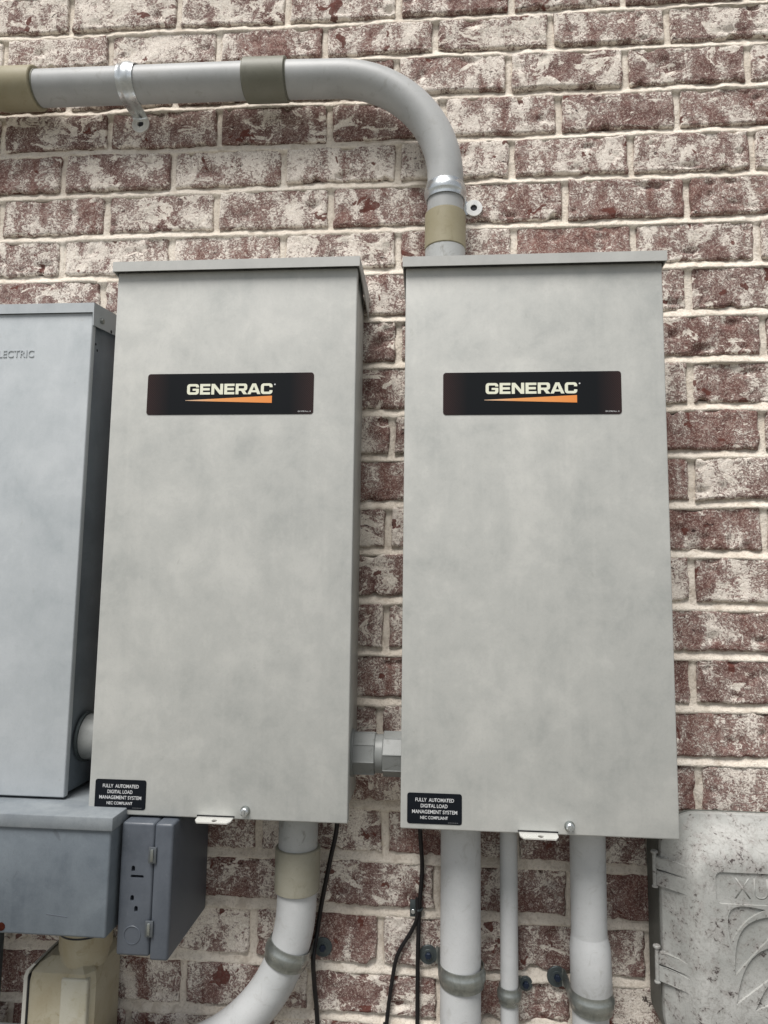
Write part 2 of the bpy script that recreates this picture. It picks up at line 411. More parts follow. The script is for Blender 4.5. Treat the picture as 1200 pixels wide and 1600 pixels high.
def lettering(s, x0, x1, z0, z1, y, mat, parent, name='lettering', extrude=0., offset=0., spacing=1.):
    """text stretched into the rectangle x0..x1, z0..z1 standing in the wall plane at depth y"""
    me = text_mesh(s, 1.0, 0, spacing, offset)
    co = np.empty(len(me.vertices)*3); me.vertices.foreach_get('co', co); co = co.reshape(-1, 3)
    mn, mx = co.min(0), co.max(0)
    X = x0 + (co[:,0]-mn[0])/(mx[0]-mn[0])*(x1-x0); Z = z0 + (co[:,1]-mn[1])/(mx[1]-mn[1])*(z1-z0)
    me.vertices.foreach_set('co', np.stack([X, np.full_like(X, y), Z], 1).ravel()); me.materials.clear()
    if extrude:
        bm = bmesh.new(); bm.from_mesh(me); bpy.data.meshes.remove(me)
        bmesh.ops.remove_doubles(bm, verts=bm.verts, dist=1e-6)
        ret = bmesh.ops.extrude_face_region(bm, geom=bm.faces[:])
        for v in ret['geom']:
            if isinstance(v, bmesh.types.BMVert): v.co.y += extrude
        return from_bm(name, bm, mat, parent)
    me.update()
    if sum(p.normal.y*p.area for p in me.polygons) > 0: me.flip_normals()
    return link(name, me, mat, parent)
def cut(o, cutters):
    """subtract closed bmeshes from a mesh object for good"""
    tmp = []
    for bm in cutters:
        bmesh.ops.recalc_face_normals(bm, faces=bm.faces)
        me = bpy.data.meshes.new('c'); bm.to_mesh(me); bm.free()
        k = bpy.data.objects.new('c', me); C.objects.link(k); tmp.append(k)
        md = o.modifiers.new('b', 'BOOLEAN'); md.operation = 'DIFFERENCE'; md.object = k; md.solver = 'EXACT'
    P = o.parent; o.parent = None
    bpy.context.view_layer.update()
    dg = bpy.context.evaluated_depsgraph_get(); me = bpy.data.meshes.new_from_object(o.evaluated_get(dg))
    o.modifiers.clear(); o.data = me
    if P is not None: o.parent = P; o.matrix_parent_inverse = Matrix.Translation(P.location).inverted()
    for k in tmp: bpy.data.objects.remove(k)
    sharp(me, 30); return o
def prism_bm(loop, y0, y1):
    bm = bmesh.new(); a = [bm.verts.new((x, y0, z)) for x, z in loop]; b = [bm.verts.new((x, y1, z)) for x, z in loop]
    n = len(loop); bm.faces.new(a); bm.faces.new(b[::-1])
    for i in range(n): bm.faces.new((a[i], a[(i+1)%n], b[(i+1)%n], b[i]))
    return bm
def copy_tree(o, parent=None, off=None):
    c = o.copy(); C.objects.link(c)
    if parent is not None:
        inv = o.matrix_parent_inverse.copy(); c.parent = parent; c.matrix_parent_inverse = inv
    if off is not None: c.location = o.location + Vector(off)
    for ch in list(o.children): copy_tree(ch, c)
    return c

# ------------------------------------------------------------------ ground
bm = bmesh.new(); vs_ = [bm.verts.new(p) for p in ((-150,-200,-2.05),(150,-200,-2.05),(150,200,-2.05),(-150,200,-2.05))]; bm.faces.new(vs_)
g_ = from_bm('ground', bm, MG); g_['kind'] = 'structure'

# ------------------------------------------------------------------ brick wall
CH, BW, ODD = 0.0812, 0.20394, -0.12156
rng = np.random.RandomState(11)
_tab = rng.rand(256, 256)
def vnoise(x, z):
    xi = np.floor(x).astype(int); zi = np.floor(z).astype(int); fx = x-xi; fz = z-zi
    fx = fx*fx*(3-2*fx); fz = fz*fz*(3-2*fz)
    a = _tab[xi & 255, zi & 255]; b = _tab[(xi+1) & 255, zi & 255]; c = _tab[xi & 255, (zi+1) & 255]; d = _tab[(xi+1) & 255, (zi+1) & 255]
    return (a*(1-fx)+b*fx)*(1-fz) + (c*(1-fx)+d*fx)*fz
def fbm(x, z, oct=4):
    s = 0; a = .5
    for i in range(oct):
        s = s + a*vnoise(x*2**i+17.3*i, z*2**i+5.1*i); a *= .5
    return s - .5*(1-.5**oct)
# joints measured on the wall: course -> {index: x}
JM = {0:{-5:-1.0138,-4:-.8092,-3:-.6053,-2:-.4,-1:-.1992,0:.003,1:.2056}, 1:{-5:-1.1367,-4:-.934,-3:-.7293,-2:-.5207,0:-.1109,1:.0933},
 2:{-5:-1.0208,-4:-.8138,-3:-.6085,-2:-.4018,0:.0014,1:.2038}, 3:{-5:-1.1449,-4:-.9371,-3:-.7298,-2:-.5265,-1:-.3227,0:-.1196,1:.0825},
 4:{-2:-.4061,-1:-.206,0:-.0034,1:.2037}, 5:{-5:-1.1514,-4:-.9455,-3:-.7375,-2:-.5385,-1:-.3372,0:-.132,1:.0699},
 6:{-5:-1.0267,-4:-.8164,-3:-.6093,-2:-.4039,0:-.0048}, -1:{-4:-.9332,1:.0911}, -2:{-2:-.3972,1:.2087}, -3:{1:.0877}, -4:{-2:-.4064,1:.1994},
 -5:{1:.0853}, -6:{-2:-.4109,1:.1962}, -7:{1:.0799}, -8:{-2:-.413}, -9:{1:.0764}, -10:{-2:-.4205}, -11:{1:.0799}, -12:{-3:-.6162,-2:-.4098},
 -14:{-3:-.6195,-2:-.4158}, -15:{-3:-.7315,-2:-.5252}}
# small sag of the bed joints: course -> [(x, dz)]
BD_ = {-15:[(-.757,.001),(-.482,.004)], -14:[(-.682,.001),(-.445,-.004),(-.036,-.002)], -13:[(-.633,.0015),(-.421,.001),(-.034,-.002)],
 -12:[(-.635,-.002),(-.032,-.001)], -10:[(.108,.002)], -9:[(-.415,-.001),(.111,.003)], -8:[(-.416,-.0015),(.114,.002)], -5:[(-.417,-.003),(.123,.003)],
 -4:[(-.418,-.003),(.126,.002)], -3:[(-.419,-.0045),(.129,0)], -2:[(-.42,-.002),(.132,0)], 0:[(-1.068,.001),(-.428,.004),(.138,.003)],
 1:[(-1.074,0),(-.425,0),(.142,.003)], 2:[(-1.08,0),(-.464,.003),(.144,.001)], 3:[(-1.086,.0016),(-.427,-.0006),(.148,.0023)], 4:[(.151,.0017)],
 5:[(-.391,.0037),(.154,0)], 6:[(-1.124,-.0014),(-.431,-.007),(.156,-.003)]}
def bed(k, x):
    d = BD_.get(k)
    dz = 0*x if d is None else np.interp(x, [p[0] for p in d], [p[1] for p in d])
    return k*CH + dz + .0022*(2*vnoise(np.asarray(x)*7.+k*3.3, np.asarray(x)*0+k*1.7)-1)
JC = {}
def joint(r, j):
    if (r, j) in JC: return JC[(r, j)]
    x = JM.get(r, {}).get(j)
    if x is None: x = j*BW + (ODD if r % 2 else 0) + rng.uniform(-.004, .004)
    JC[(r, j)] = x; return x
wall = thing('brick_wall', (0, .1, -2.05), 'whitewashed red brick wall with cream mortar joints behind all the boxes and pipes', 'brick wall')
ROWS = range(-17, 8); JIDX = range(-7, 2)          # bricks built one by one
JW, JH = .0058, .0067                              # half joint widths
def grid_axis(n):
    t = np.linspace(0, 1, n); return t + .075*np.sin(2*PI*(t-.5))/1.0*-1*-1 if False else t - .07*np.sin(2*PI*t)
BX, BZ = 62, 22
su = grid_axis(BX); sv = grid_axis(BZ)
def make_brick(xl, xr, r):
    w_ = xr-xl; s = rng.uniform(0, 200, 4)
    U_, V_ = np.meshgrid(su, sv)                    # (BZ,BX)
    xb = xl + U_*w_
    zb_ = bed(r, xb) + JH; zt_ = bed(r+1, xb) - JH
    # ragged outline
    e1 = fbm(xb*26+s[0], 0*xb+3.1, 2)*.0045 + fbm(xb*130+s[0], 0*xb+1.1, 3)*.0042 + np.maximum(0, fbm(xb*48+s[0], 0*xb+9, 2)-.14)*.040
    e2 = fbm(xb*26+s[1], 0*xb+7.7, 2)*.0045 + fbm(xb*130+s[1], 0*xb+2.1, 3)*.0042 - np.maximum(0, fbm(xb*48+s[1], 0*xb+4, 2)-.14)*.040
    zb2 = zb_ + e1; zt2 = zt_ + e2
    z = zb2 + V_*(zt2-zb2)
    el = fbm(z*60+s[2], 0*z+1.3, 3)*.006; er = fbm(z*60+s[3], 0*z+2.9, 3)*.006
    x = xb + el*(1-U_)**3 + er*U_**3
    d = np.minimum(np.minimum(x-x.min(axis=1, keepdims=True), x.max(axis=1, keepdims=True)-x), np.minimum(z-zb2, zt2-z))
    proud = .0026 + rng.uniform(-.0016, .0026)
    rel = fbm(x*34+s[0], z*34+s[1], 3)*.0046 + fbm(x*150+s[2], z*150+s[3], 3)*.0026
    rel += (U_-.5)*rng.uniform(-.0022, .0022) + (V_-.5)*rng.uniform(-.0018, .0012)
    gouge = np.maximum(0, fbm(x*26+s[3], z*48+s[0], 3)-.155)*.035
    y = -proud - rel + gouge
    y = y + .0030*np.clip(1-d/.0032, 0, 1)**2
    cx, cz = (xl+xr)/2, (bed(r, np.array([cx_ for cx_ in [(xl+xr)/2]]))[0] + CH/2)
    front = np.stack([x-cx, y, z-cz], -1).reshape(-1, 3)
    idx = np.arange(BX*BZ).reshape(BZ, BX)
    q = np.stack([idx[:-1,:-1], idx[:-1,1:], idx[1:,1:], idx[1:,:-1]], -1).reshape(-1, 4)
    border = np.concatenate([idx[0,:-1], idx[:-1,-1], idx[-1,:0:-1], idx[:0:-1,0]])
    back = front[border].copy(); back[:,1] = .05
    n0 = len(front); m = len(border); bi = np.arange(m)+n0
    sq = np.stack([border, bi, np.roll(bi, -1), np.roll(border, -1)], -1)
    me = bpy.data.meshes.new('brick')
    V = np.concatenate([front, back]); F = np.concatenate([q, sq])
    me.vertices.add(len(V)); me.vertices.foreach_set('co', V.ravel())
    me.loops.add(F.size); me.loops.foreach_set('vertex_index', F.ravel().astype(np.int32))
    me.polygons.add(len(F)); me.polygons.foreach_set('loop_start', np.arange(0, F.size, 4, dtype=np.int32))
    me.polygons.foreach_set('use_smooth', np.ones(len(F), dtype=bool))
    me.update(calc_edges=True)
    ea = np.concatenate([(np.exp(-np.maximum(d, 0)/.0065)*(d > .0004)).ravel(), np.zeros(m)]).astype(np.float32)
    me.attributes.new('edge', 'FLOAT', 'POINT').data.foreach_set('value', ea)
    o = link('brick', me, MB, wall)
    o.location = (cx, 0, cz)
nb = 0
for r in ROWS:
    for j in JIDX:
        make_brick(joint(r, j)+JW, joint(r, j+1)-JW, r); nb += 1
# mortar between those bricks: one lumpy sheet, lower lip of every bed joint pushed out
X0, X1, Z0, Z1 = -1.60, .46, -17.6*CH, 8.4*CH
NX, NZ = 540, 640
gx, gz = np.meshgrid(np.linspace(X0, X1, NX), np.linspace(Z0, Z1, NZ))
row = np.clip(np.floor((gz+.0001)/CH).astype(int), -18, 8)
best = np.full(gx.shape, 1.); side = np.zeros(gx.shape)
for k in range(-18, 10):
    dz = gz - bed(k, gx); mk = np.abs(dz) < np.abs(best); best = np.where(mk, dz, best)
head = np.full(gx.shape, 1.)
for r in range(-18, 9):
    mr = (gz > bed(r, gx)) & (gz <= bed(r+1, gx))
    for j in range(-8, 4):
        h = np.abs(gx - joint(r, j)); head = np.where(mr & (h < head), h, head)
dj = np.minimum(np.abs(best), head)
ym = .0045 - .0078*np.clip(.50-best/.0135, 0, 1)*(np.abs(best) < .011)
ym = ym - fbm(gx*30+4, gz*30, 4)*.0085 - fbm(gx*110, gz*110+3, 3)*.0032
ym = np.where(head < .006, np.minimum(ym, .0022 - fbm(gx*40, gz*12, 3)*.006), ym)
ym = ym + np.clip((dj-.0092)/.005, 0, 1)*.014
V = np.stack([gx, ym, gz], -1).reshape(-1, 3)
idx = np.arange(NX*NZ).reshape(NZ, NX)
F = np.stack([idx[:-1,:-1], idx[:-1,1:], idx[1:,1:], idx[1:,:-1]], -1).reshape(-1, 4)
me = bpy.data.meshes.new('mortar')
me.vertices.add(len(V)); me.vertices.foreach_set('co', V.ravel())
me.loops.add(F.size); me.loops.foreach_set('vertex_index', F.ravel().astype(np.int32))
me.polygons.add(len(F)); me.polygons.foreach_set('loop_start', np.arange(0, F.size, 4, dtype=np.int32))
me.polygons.foreach_set('use_smooth', np.ones(len(F), dtype=bool)); me.update(calc_edges=True)
link('mortar', me, MM, wall)
box('wall_core', -4.2, 3.2, .03, .2, -2.05, 2.6, MM, wall, 0)
bm = bmesh.new()                                   # backing for the plain field round the detailed one
for a in ((-4.2, X0+.01, -2.05, 2.6), (X1-.01, 3.2, -2.05, 2.6), (X0+.01, X1-.01, -2.05, Z0+.01), (X0+.01, X1-.01, Z1-.01, 2.6)):
    q = [bm.verts.new(p) for p in ((a[0], .009, a[2]), (a[1], .009, a[2]), (a[1], .009, a[3]), (a[0], .009, a[3]))]; bm.faces.new(q)
o = from_bm('outer_mortar', bm, MM, wall)
# the rest of the wall, outside the picture
bm = bmesh.new()
for r in range(-25, 32):
    for j in range(-20, 15):
        if r in ROWS and j in JIDX: continue
        xl, xr = joint(r, j)+JW, joint(r, j+1)-JW
        z0, z1 = r*CH+JH, (r+1)*CH-JH
        if z0 < -2.05: continue
        y = -.0018+rng.uniform(-.002, .002); c = .003
        a = [bm.verts.new(p) for p in ((xl, .012, z0), (xr, .012, z0), (xr, .012, z1), (xl, .012, z1))]
        b = [bm.verts.new(p) for p in ((xl+c, y, z0+c), (xr-c, y, z0+c), (xr-c, y, z1-c), (xl+c, y, z1-c))]
        bm.faces.new(b)
        for i in range(4): bm.faces.new((a[i], a[(i+1)%4], b[(i+1)%4], b[i]))
o = from_bm('outer_bricks', bm, MB, wall); o['kind'] = 'stuff'

# ------------------------------------------------------------------ the two tall load management enclosures
def glyph_arc(cx, cz, r, a0, a1, n=5): return [(cx+r*math.cos(R(a0+(a1-a0)*k/n)), cz+r*math.sin(R(a0+(a1-a0)*k/n))) for k in range(n+1)]
S_, T_, RO, RI = .27, .22, .26, .07
def gl_C(w=1.06):
    return [[(w, .64)] + glyph_arc(w-RO, 1-RO, RO, 0, 90) + glyph_arc(RO, 1-RO, RO, 90, 180) + glyph_arc(RO, RO, RO, 180, 270) + glyph_arc(w-RO, RO, RO, 270, 360)
            + [(w, .36), (w-S_, .36)] + glyph_arc(w-S_-RI, T_+RI, RI, 0, -90) + glyph_arc(S_+RI, T_+RI, RI, 270, 180) + glyph_arc(S_+RI, 1-T_-RI, RI, 180, 90)
            + glyph_arc(w-S_-RI, 1-T_-RI, RI, 90, 0) + [(w-S_, .64)]], w
def gl_G(w=1.10):
    return [[(w, .68)] + glyph_arc(w-RO, 1-RO, RO, 0, 90) + glyph_arc(RO, 1-RO, RO, 90, 180) + glyph_arc(RO, RO, RO, 180, 270) + glyph_arc(w-RO, RO, RO, 270, 360)
            + [(w, .56), (.52, .56), (.52, .37), (w-S_, .37)] + glyph_arc(w-S_-RI, T_+RI, RI, 0, -90) + glyph_arc(S_+RI, T_+RI, RI, 270, 180) + glyph_arc(S_+RI, 1-T_-RI, RI, 180, 90)
            + glyph_arc(w-S_-RI, 1-T_-RI, RI, 90, 0) + [(w-S_, .68)]], w
def gl_E(w=.94):
    return [[(0, 0), (w, 0), (w, T_), (S_, T_), (S_, .39), (w-.05, .39), (w-.05, .61), (S_, .61), (S_, 1-T_), (w, 1-T_), (w, 1), (0, 1)]], w
def gl_N(w=1.08):
    return [[(0, 0), (S_, 0), (S_, .62), (w-S_-.03, 0), (w, 0), (w, 1), (w-S_, 1), (w-S_, .38), (S_+.03, 1), (0, 1)]], w
def gl_R(w=1.06):
    o_ = [(0, 0), (S_, 0), (S_, .33), (.50, .33), (w-.33, 0), (w+.02, 0), (w-.24, .345)] + glyph_arc(w-.22, .56, .22, -70, 0) + glyph_arc(w-.22, .78, .22, 0, 90) + [(0, 1)]
    return [o_, [(S_, .54), (w-.34, .54), (w-S_, .60), (w-S_, .73), (w-.34, .79), (S_, .79)]], w
def gl_A(w=1.20):
    return [[(0, 0), (.29, 0), (.37, .18), (w-.37, .18), (w-.29, 0), (w, 0), (w-.43, 1), (.43, 1)], [(.455, .37), (w/2, .75), (w-.455, .37)]], w
def brand_lettering(x0, x1, z0, z1, y, parent):
    seq = [gl_G(), gl_E(), gl_N(), gl_E(), gl_R(), gl_A(), gl_C()]
    gaps = [.11, .11, .11, .11, .03, .03, 0]; tot = sum(g[1] for g in seq)+sum(gaps); x = 0
    for (loops, w_), gp in zip(seq, gaps):
        plan('letter', [[(x0+(x+p[0])/tot*(x1-x0), z0+p[1]*(z1-z0)) for p in l] for l in loops], y, 0, INK, parent)
        x += w_+gp
BXW, BTOP, BBOT = .381, -.0440, -.8795
def enclosure(x0):
    x1 = x0+BXW
    t = thing('load_management_enclosure', (x0+BXW/2, -.07, BBOT), 'tall grey enclosure on the left of the pair, beside the blue-grey disconnect box', 'enclosure', 'pair of tall grey load management enclosures')
    box('body', x0+.004, x1-.004, -.124, -.010, BBOT+.012, BTOP-.004, GP, t, .0015)
    # front cover: pan with folded edges
    cov = box('front_cover', x0, x1, -.140, -.1245, BBOT, BTOP-.0135, GP, t, .0022, 3)
    # rain cap: front lip, sloping side flanges
    bm = bmesh.new(); xa, xb = x0-.0045, x1+.0045; th = .0016
    prof = lambda x: [(x, -.1500, BTOP-.0155), (x, -.1500, BTOP), (x, -.006, BTOP+.004), (x, -.006, BTOP-.040), (x, -.130, BTOP-.0165)]
    A = [bm.verts.new(p) for p in prof(xa)]; B = [bm.verts.new(p) for p in prof(xb)]
    Ai = [bm.verts.new(p) for p in prof(xa+th)]; Bi = [bm.verts.new(p) for p in prof(xb-th)]
    bm.faces.new(A); bm.faces.new(B[::-1]); bm.faces.new(Ai[::-1]); bm.faces.new(Bi)
    for i in range(5):
        k = (i+1) % 5
        if i in (0, 1): bm.faces.new((A[i], B[i], B[k], A[k]))
        else:
            bm.faces.new((A[i], Ai[i], Ai[k], A[k])); bm.faces.new((B[i], B[k], Bi[k], Bi[i]))
    # underside of the lip and of the roof
    l2 = [bm.verts.new(p) for p in ((xa+th, -.1485, BTOP-.0155), (xb-th, -.1485, BTOP-.0155), (xb-th, -.1485, BTOP-.002), (xa+th, -.1485, BTOP-.002), (xb-th, -.006, BTOP+.002), (xa+th, -.006, BTOP+.002))]
    bm.faces.new((l2[0], l2[1], l2[2], l2[3])); bm.faces.new((l2[3], l2[2], l2[4], l2[5])); bm.faces.new((A[0], B[0], l2[1], l2[0]))
    from_bm('rain_cap', bm, GPC, t)
    # brand label
    lx0, lx1, lz0, lz1 = x0+.0575, x0+.3175, -.2875, -.2230
    L = plan('brand_label', [rrect(lx0, lx1, lz0, lz1, .0045)], -.1406, .0008, LAB, t)
    gx0, gx1 = x0+.1205, x0+.2540
    brand_lettering(gx0, gx1, -.2562, -.2395, -.1409, L)
    plan('swoosh', [[(gx0-.002, -.2650), (gx1-.0005, -.2588), (gx1-.0005, -.2700), (gx0-.002, -.2656)]], -.1409, 0, SWO, L)
    disc('registered_mark', (gx1+.0035, -.1406, -.2412), (0,-1,0), .0012, .0003, INW, L, 12)
    lettering('0K1098 Rev. A', lx1-.0235, lx1-.0035, lz0+.0030, lz0+.0052, -.1409, INW, L, 'small_print')
    # notice label
    nx0 = x0+.0095; nz1 = -.8300
    Nn = plan('notice_label', [rrect(nx0, nx0+.0765, nz1-.0415, nz1, .0035)], -.1406, .0008, NOT, t)
    for s, a, b, zz, hh in (('FULLY  AUTOMATED', .0115, .0655, .0115, .0050), ('DIGITAL LOAD', .0190, .0565, .0195, .0050), ('MANAGEMENT SYSTEM', .0070, .0700, .0275, .0050), ('NEC COMPLIANT', .0185, .0570, .0350, .0042)):
        lettering(s, nx0+a, nx0+b, nz1-zz, nz1-zz+hh, -.1409, INW, Nn, 'lettering', 0, .012)
    for k in range(6): plan('small_print', [rrect(nx0+.0572+k*.0024, nx0+.0590+k*.0024, nz1-.0393, nz1-.0386, .0002, 2)], -.1409, 0, INS, Nn)
    # padlock tab: bent plate with a hole, sticking out under the cover
    tx = x0+.1905
    tb = prism_bm([(tx-.026, 0), (tx+.026, 0), (tx+.026, .014), (tx+.022, .0205), (tx-.022, .0205), (tx-.026, .014)], 0, .0018)
    for v in tb.verts: v.co = Vector((v.co.x, -.1380-v.co.z, BBOT+.0030-v.co.y-v.co.z*.10))
    tab = from_bm('padlock_tab', tb, ZNC, t)
    cut(tab, [disc_bm((tx+.002, -.1520, BBOT-.012), (0,0,1), .0040, .03, 20)])
    box('tab_slot', tx-.0275, tx+.0275, -.1407, -.139, BBOT+.0028, BBOT+.0046, HOL, t, 0)
    # quarter turn fastener
    kx, kz = x0+.2335, BBOT+.0125
    disc('fastener_ring', (kx, -.1400, kz), (0,-1,0), .0072, .0008, GVD, t, 28)
    kn = disc('fastener', (kx, -.1405, kz), (0,-1,0), .0056, .0085, GV, t, 28, .0016)
    box('fastener_wing', kx-.0009, kx+.0012, -.1510, -.1485, kz-.0054, kz+.0054, GV, kn, .0004)
    return t
E1 = enclosure(-.8345)
E2 = copy_tree(E1, None, (.4555, 0, -.0030))
E2['label'] = 'tall grey enclosure on the right of the pair, under the conduit that drops from above'

# ------------------------------------------------------------------ conduit over the top
PR = .03015
def arc_pts(cx, cz, y, r, a0, a1, n=28):
    return [(cx+r*math.cos(R(a0+(a1-a0)*k/n)), y, cz+r*math.sin(R(a0+(a1-a0)*k/n))) for k in range(n+1)]
PY = -.050
t = thing('overhead_conduit', (-.3183, PY, -.040), 'grey plastic conduit running along the top then bending down into the right enclosure', 'conduit')
ER = .192; ecx, ecz = -.3183-ER, .3300-ER
tube('pipe', [(-1.75, PY, .3415), (-1.2, PY, .3385), (-.62, PY, .3335)], PR, PVS, t, 56)
ep = [(-.640, PY, .3334), (-.580, PY, .3320)] + arc_pts(ecx, ecz, PY, ER, 90, 0, 36) + [(-.3183, PY, .10), (-.3183, PY, .020)]
tube('elbow', ep, PR, PVS, t, 56)
sleeve('coupling', (-.668, PY, .3340), (-.594, PY, .3328), .0355, PVO, t, .0014)
cp = tube('coupling', [(-1.20, PY, .3388), (-1.130, PY, .3382), (-1.115, PY, .3382), (-1.050, PY, .3378), (-1.0485, PY, .3378), (-1.0480, PY, .3378)], [.0335, .0335, .0362, .0362, .0350, .0300], PVT, t, 56)
sleeve('coupling', (-.3183, PY, .0740), (-.3183, PY, .0120), .0342, PVT, t, .0013)
for a_, b_ in (((-.5940, PY, .3327), (-.5922, PY, .3327)), ((-.6700, PY, .3341), (-.6680, PY, .3341)), ((-1.0480, PY, .3377), (-1.0450, PY, .3377)), ((-.3183, PY, .0756), (-.3183, PY, .0741))):
    tube('dark_ring', [a_, b_], PR+.0007, PVO, t, 48)  # thin dark rings at the coupling ends
sleeve('box_adapter', (-.3183, PY, .0119), (-.3183, PY, -.0425), .0334, PVD, t, .001)

# ------------------------------------------------------------------ pipe straps
def strap(c, axis, r, ear, label, mat, screw, width=.028, ear_r=.0140, reach=.017, group='one-hole steel pipe straps', bead=.0026):
    """one-hole strap: band with a pressed bead over the pipe, foot flat on the wall"""
    c = Vector(c); a = Vector(axis).normalized(); v = Vector((0,-1,0)); u = a.cross(v).normalized()
    if u.dot(Vector(ear)) < 0: u = -u
    d = -c.y; Ro = r+.0012; base = .0045
    t = thing('pipe_strap', (c.x, 0, c.z), label, 'pipe strap', group)
    path = []
    for k in range(41):
        ph = -125 + (215)*k/40
        path.append((Ro*math.sin(R(ph)), d+Ro*math.cos(R(ph))))
    path += [(Ro, d*.7), (Ro, d*.42), (Ro+.0004, base+.006), (Ro+.002, base+.0022), (Ro+.005, base+.0004), (Ro+.0075, base)]
    ws = [(-.5, 0), (-.44, .0002), (-.30, .0002), (-.20, bead*.75), (-.10, bead), (.10, bead), (.20, bead*.75), (.30, .0002), (.44, .0002), (.5, 0)]
    bm = bmesh.new(); top = []; bot = []; n = len(path)
    for i, (pu, pv) in enumerate(path):
        a0 = path[max(i-1, 0)]; b0 = path[min(i+1, n-1)]; tu, tv = b0[0]-a0[0], b0[1]-a0[1]; l = math.hypot(tu, tv); nu, nv = -tv/l, tu/l
        if nu*(pu) + nv*(pv-d) < 0 and i < 42: nu, nv = -nu, -nv
        if i >= 42: nu, nv = abs(nu), abs(nv)
        fade = 1 if i < 42 else max(0, 1-(i-41)/5)
        wf = 1. if i < 41 else 1-.12*(i-40)/6
        rt, rb = [], []
        for wv, h in ws:
            base_p = Vector((c.x, 0, c.z)) + a*(wv*width*wf)
            rt.append(bm.verts.new(base_p + u*(pu+nu*(h*fade+.0013)) + v*(pv+nv*(h*fade+.0013))))
            rb.append(bm.verts.new(base_p + u*(pu+nu*h*fade) + v*(pv+nv*h*fade)))
        top.append(rt); bot.append(rb)
    m = len(ws)
    for i in range(n-1):
        for k in range(m-1):
            bm.faces.new((top[i][k], top[i][k+1], top[i+1][k+1], top[i+1][k])); bm.faces.new((bot[i][k], bot[i+1][k], bot[i+1][k+1], bot[i][k+1]))
        bm.faces.new((top[i][0], top[i+1][0], bot[i+1][0], bot[i][0])); bm.faces.new((top[i][-1], bot[i][-1], bot[i+1][-1], top[i+1][-1]))
    for i in (0, -1):
        for k in range(m-1): bm.faces.new((top[i][k], bot[i][k], bot[i][k+1], top[i][k+1]))
    from_bm('band', bm, mat, t, auto=40)
    ec = Vector((c.x, 0, c.z)) + u*(Ro+reach)
    f = disc('foot', ec+v*(base-.0010), v, ear_r, .0030, ZNC if screw == 'recessed' else DKM, t, 40, .0006, .0058 if screw == 'recessed' else .0047)
    if screw == 'recessed':
        disc('screw', ec+v*.0005, v, .0057, .0036, SCR, t, 6)
    else:
        disc('washer', ec+v*(base+.0020), v, .0085, .0012, DKM, t, 28, .0003)
        s = disc('screw', ec+v*(base+.0030), v, .0052, .0050, BLS, t, 6, .0008)
    return t
strap((-.8765, PY, .3370), (1,0,-.006), PR, (0,0,-1), 'shiny steel strap holding the horizontal conduit at the upper left', GV, 'recessed', .030, .0165, .0120)
strap((-.3183, PY, .1115), (0,0,1), PR, (1,0,0), 'shiny steel strap on the downward conduit just above the right enclosure', GV, 'recessed', .027, .0150, .0185)

# ------------------------------------------------------------------ conduits below and between
t = thing('lower_conduit', (-.5405, -.055, -.882), 'grey conduit leaving the left enclosure and sweeping down to the left', 'conduit')
LY = -.052
tube('pipe', [(-.5405, LY, -.860), (-.5405, LY, -.975)], PR, PVD, t, 56)
sleeve('coupling', (-.5405, LY, -.9440), (-.5405, LY, -1.0080), .0345, PVU, t, .0013)
lr = .235
tube('elbow', [(-.5405, LY, -.99), (-.5405, LY, -1.020)] + arc_pts(-.5405-lr, -1.025, LY, lr, 0, -90, 36) + [(-.80, LY, -1.260), (-1.5, LY, -1.260)], PR, PV, t, 56)
th_ = -18
strap((-.5405-lr+lr*math.cos(R(th_)), LY, -1.025+lr*math.sin(R(th_))), (math.sin(R(-th_))*-1, 0, -math.cos(R(th_))), PR, (1,0,0), 'dull steel strap on the conduit that curves down to the left', GVD, 'blue', .028, .0145, .0170)

def straight(name, x, y, r, label, mat, zt=-.86, zb=-2.05):
    t = thing(name, (x, y, -2.05), label, 'conduit')
    tube('pipe', [(x, y, zt), (x, y, zb)], r, mat, t, 56); return t
t = straight('lower_conduit', -.2915, -.052, PR, 'thick grey conduit dropping from the right enclosure beside the black cables', PV)
strap((-.2895, -.052, -1.1150), (0,0,1), PR, (-1,0,0), 'dull steel strap round the thick conduit next to the black cables', GVD, 'blue', .028, .0140, .0190)
t = straight('lower_conduit', -.2180, -.034, .01335, 'thin grey conduit between the two thick ones under the right enclosure', PV)
strap((-.2180, -.034, -1.1490), (0,0,1), .01335, (1,0,0), 'small steel strap on the thin middle conduit', GVD, 'blue', .024, .0105, .0130)
t = straight('lower_conduit', -.1040, -.056, .0258, 'grey conduit with a widened bell end, rightmost under the right enclosure', PV)
tube('bell', [(-.1040, -.056, -1.0465), (-.1040, -.056, -1.0500), (-.1035, -.056, -1.0600), (-.1030, -.056, -1.0680), (-.1020, -.056, -1.1240), (-.1020, -.056, -1.1255), (-.1020, -.056, -1.1256)], [.0255, .0262, .0282, .0292, .0296, .0288, .026], PV, t, 56, 60)
strap((-.1020, -.056, -1.1365), (0,0,1), .0272, (-1,0,0), 'dull steel strap under the bell end of the rightmost conduit', GVD, 'blue', .028, .0150, .0125)

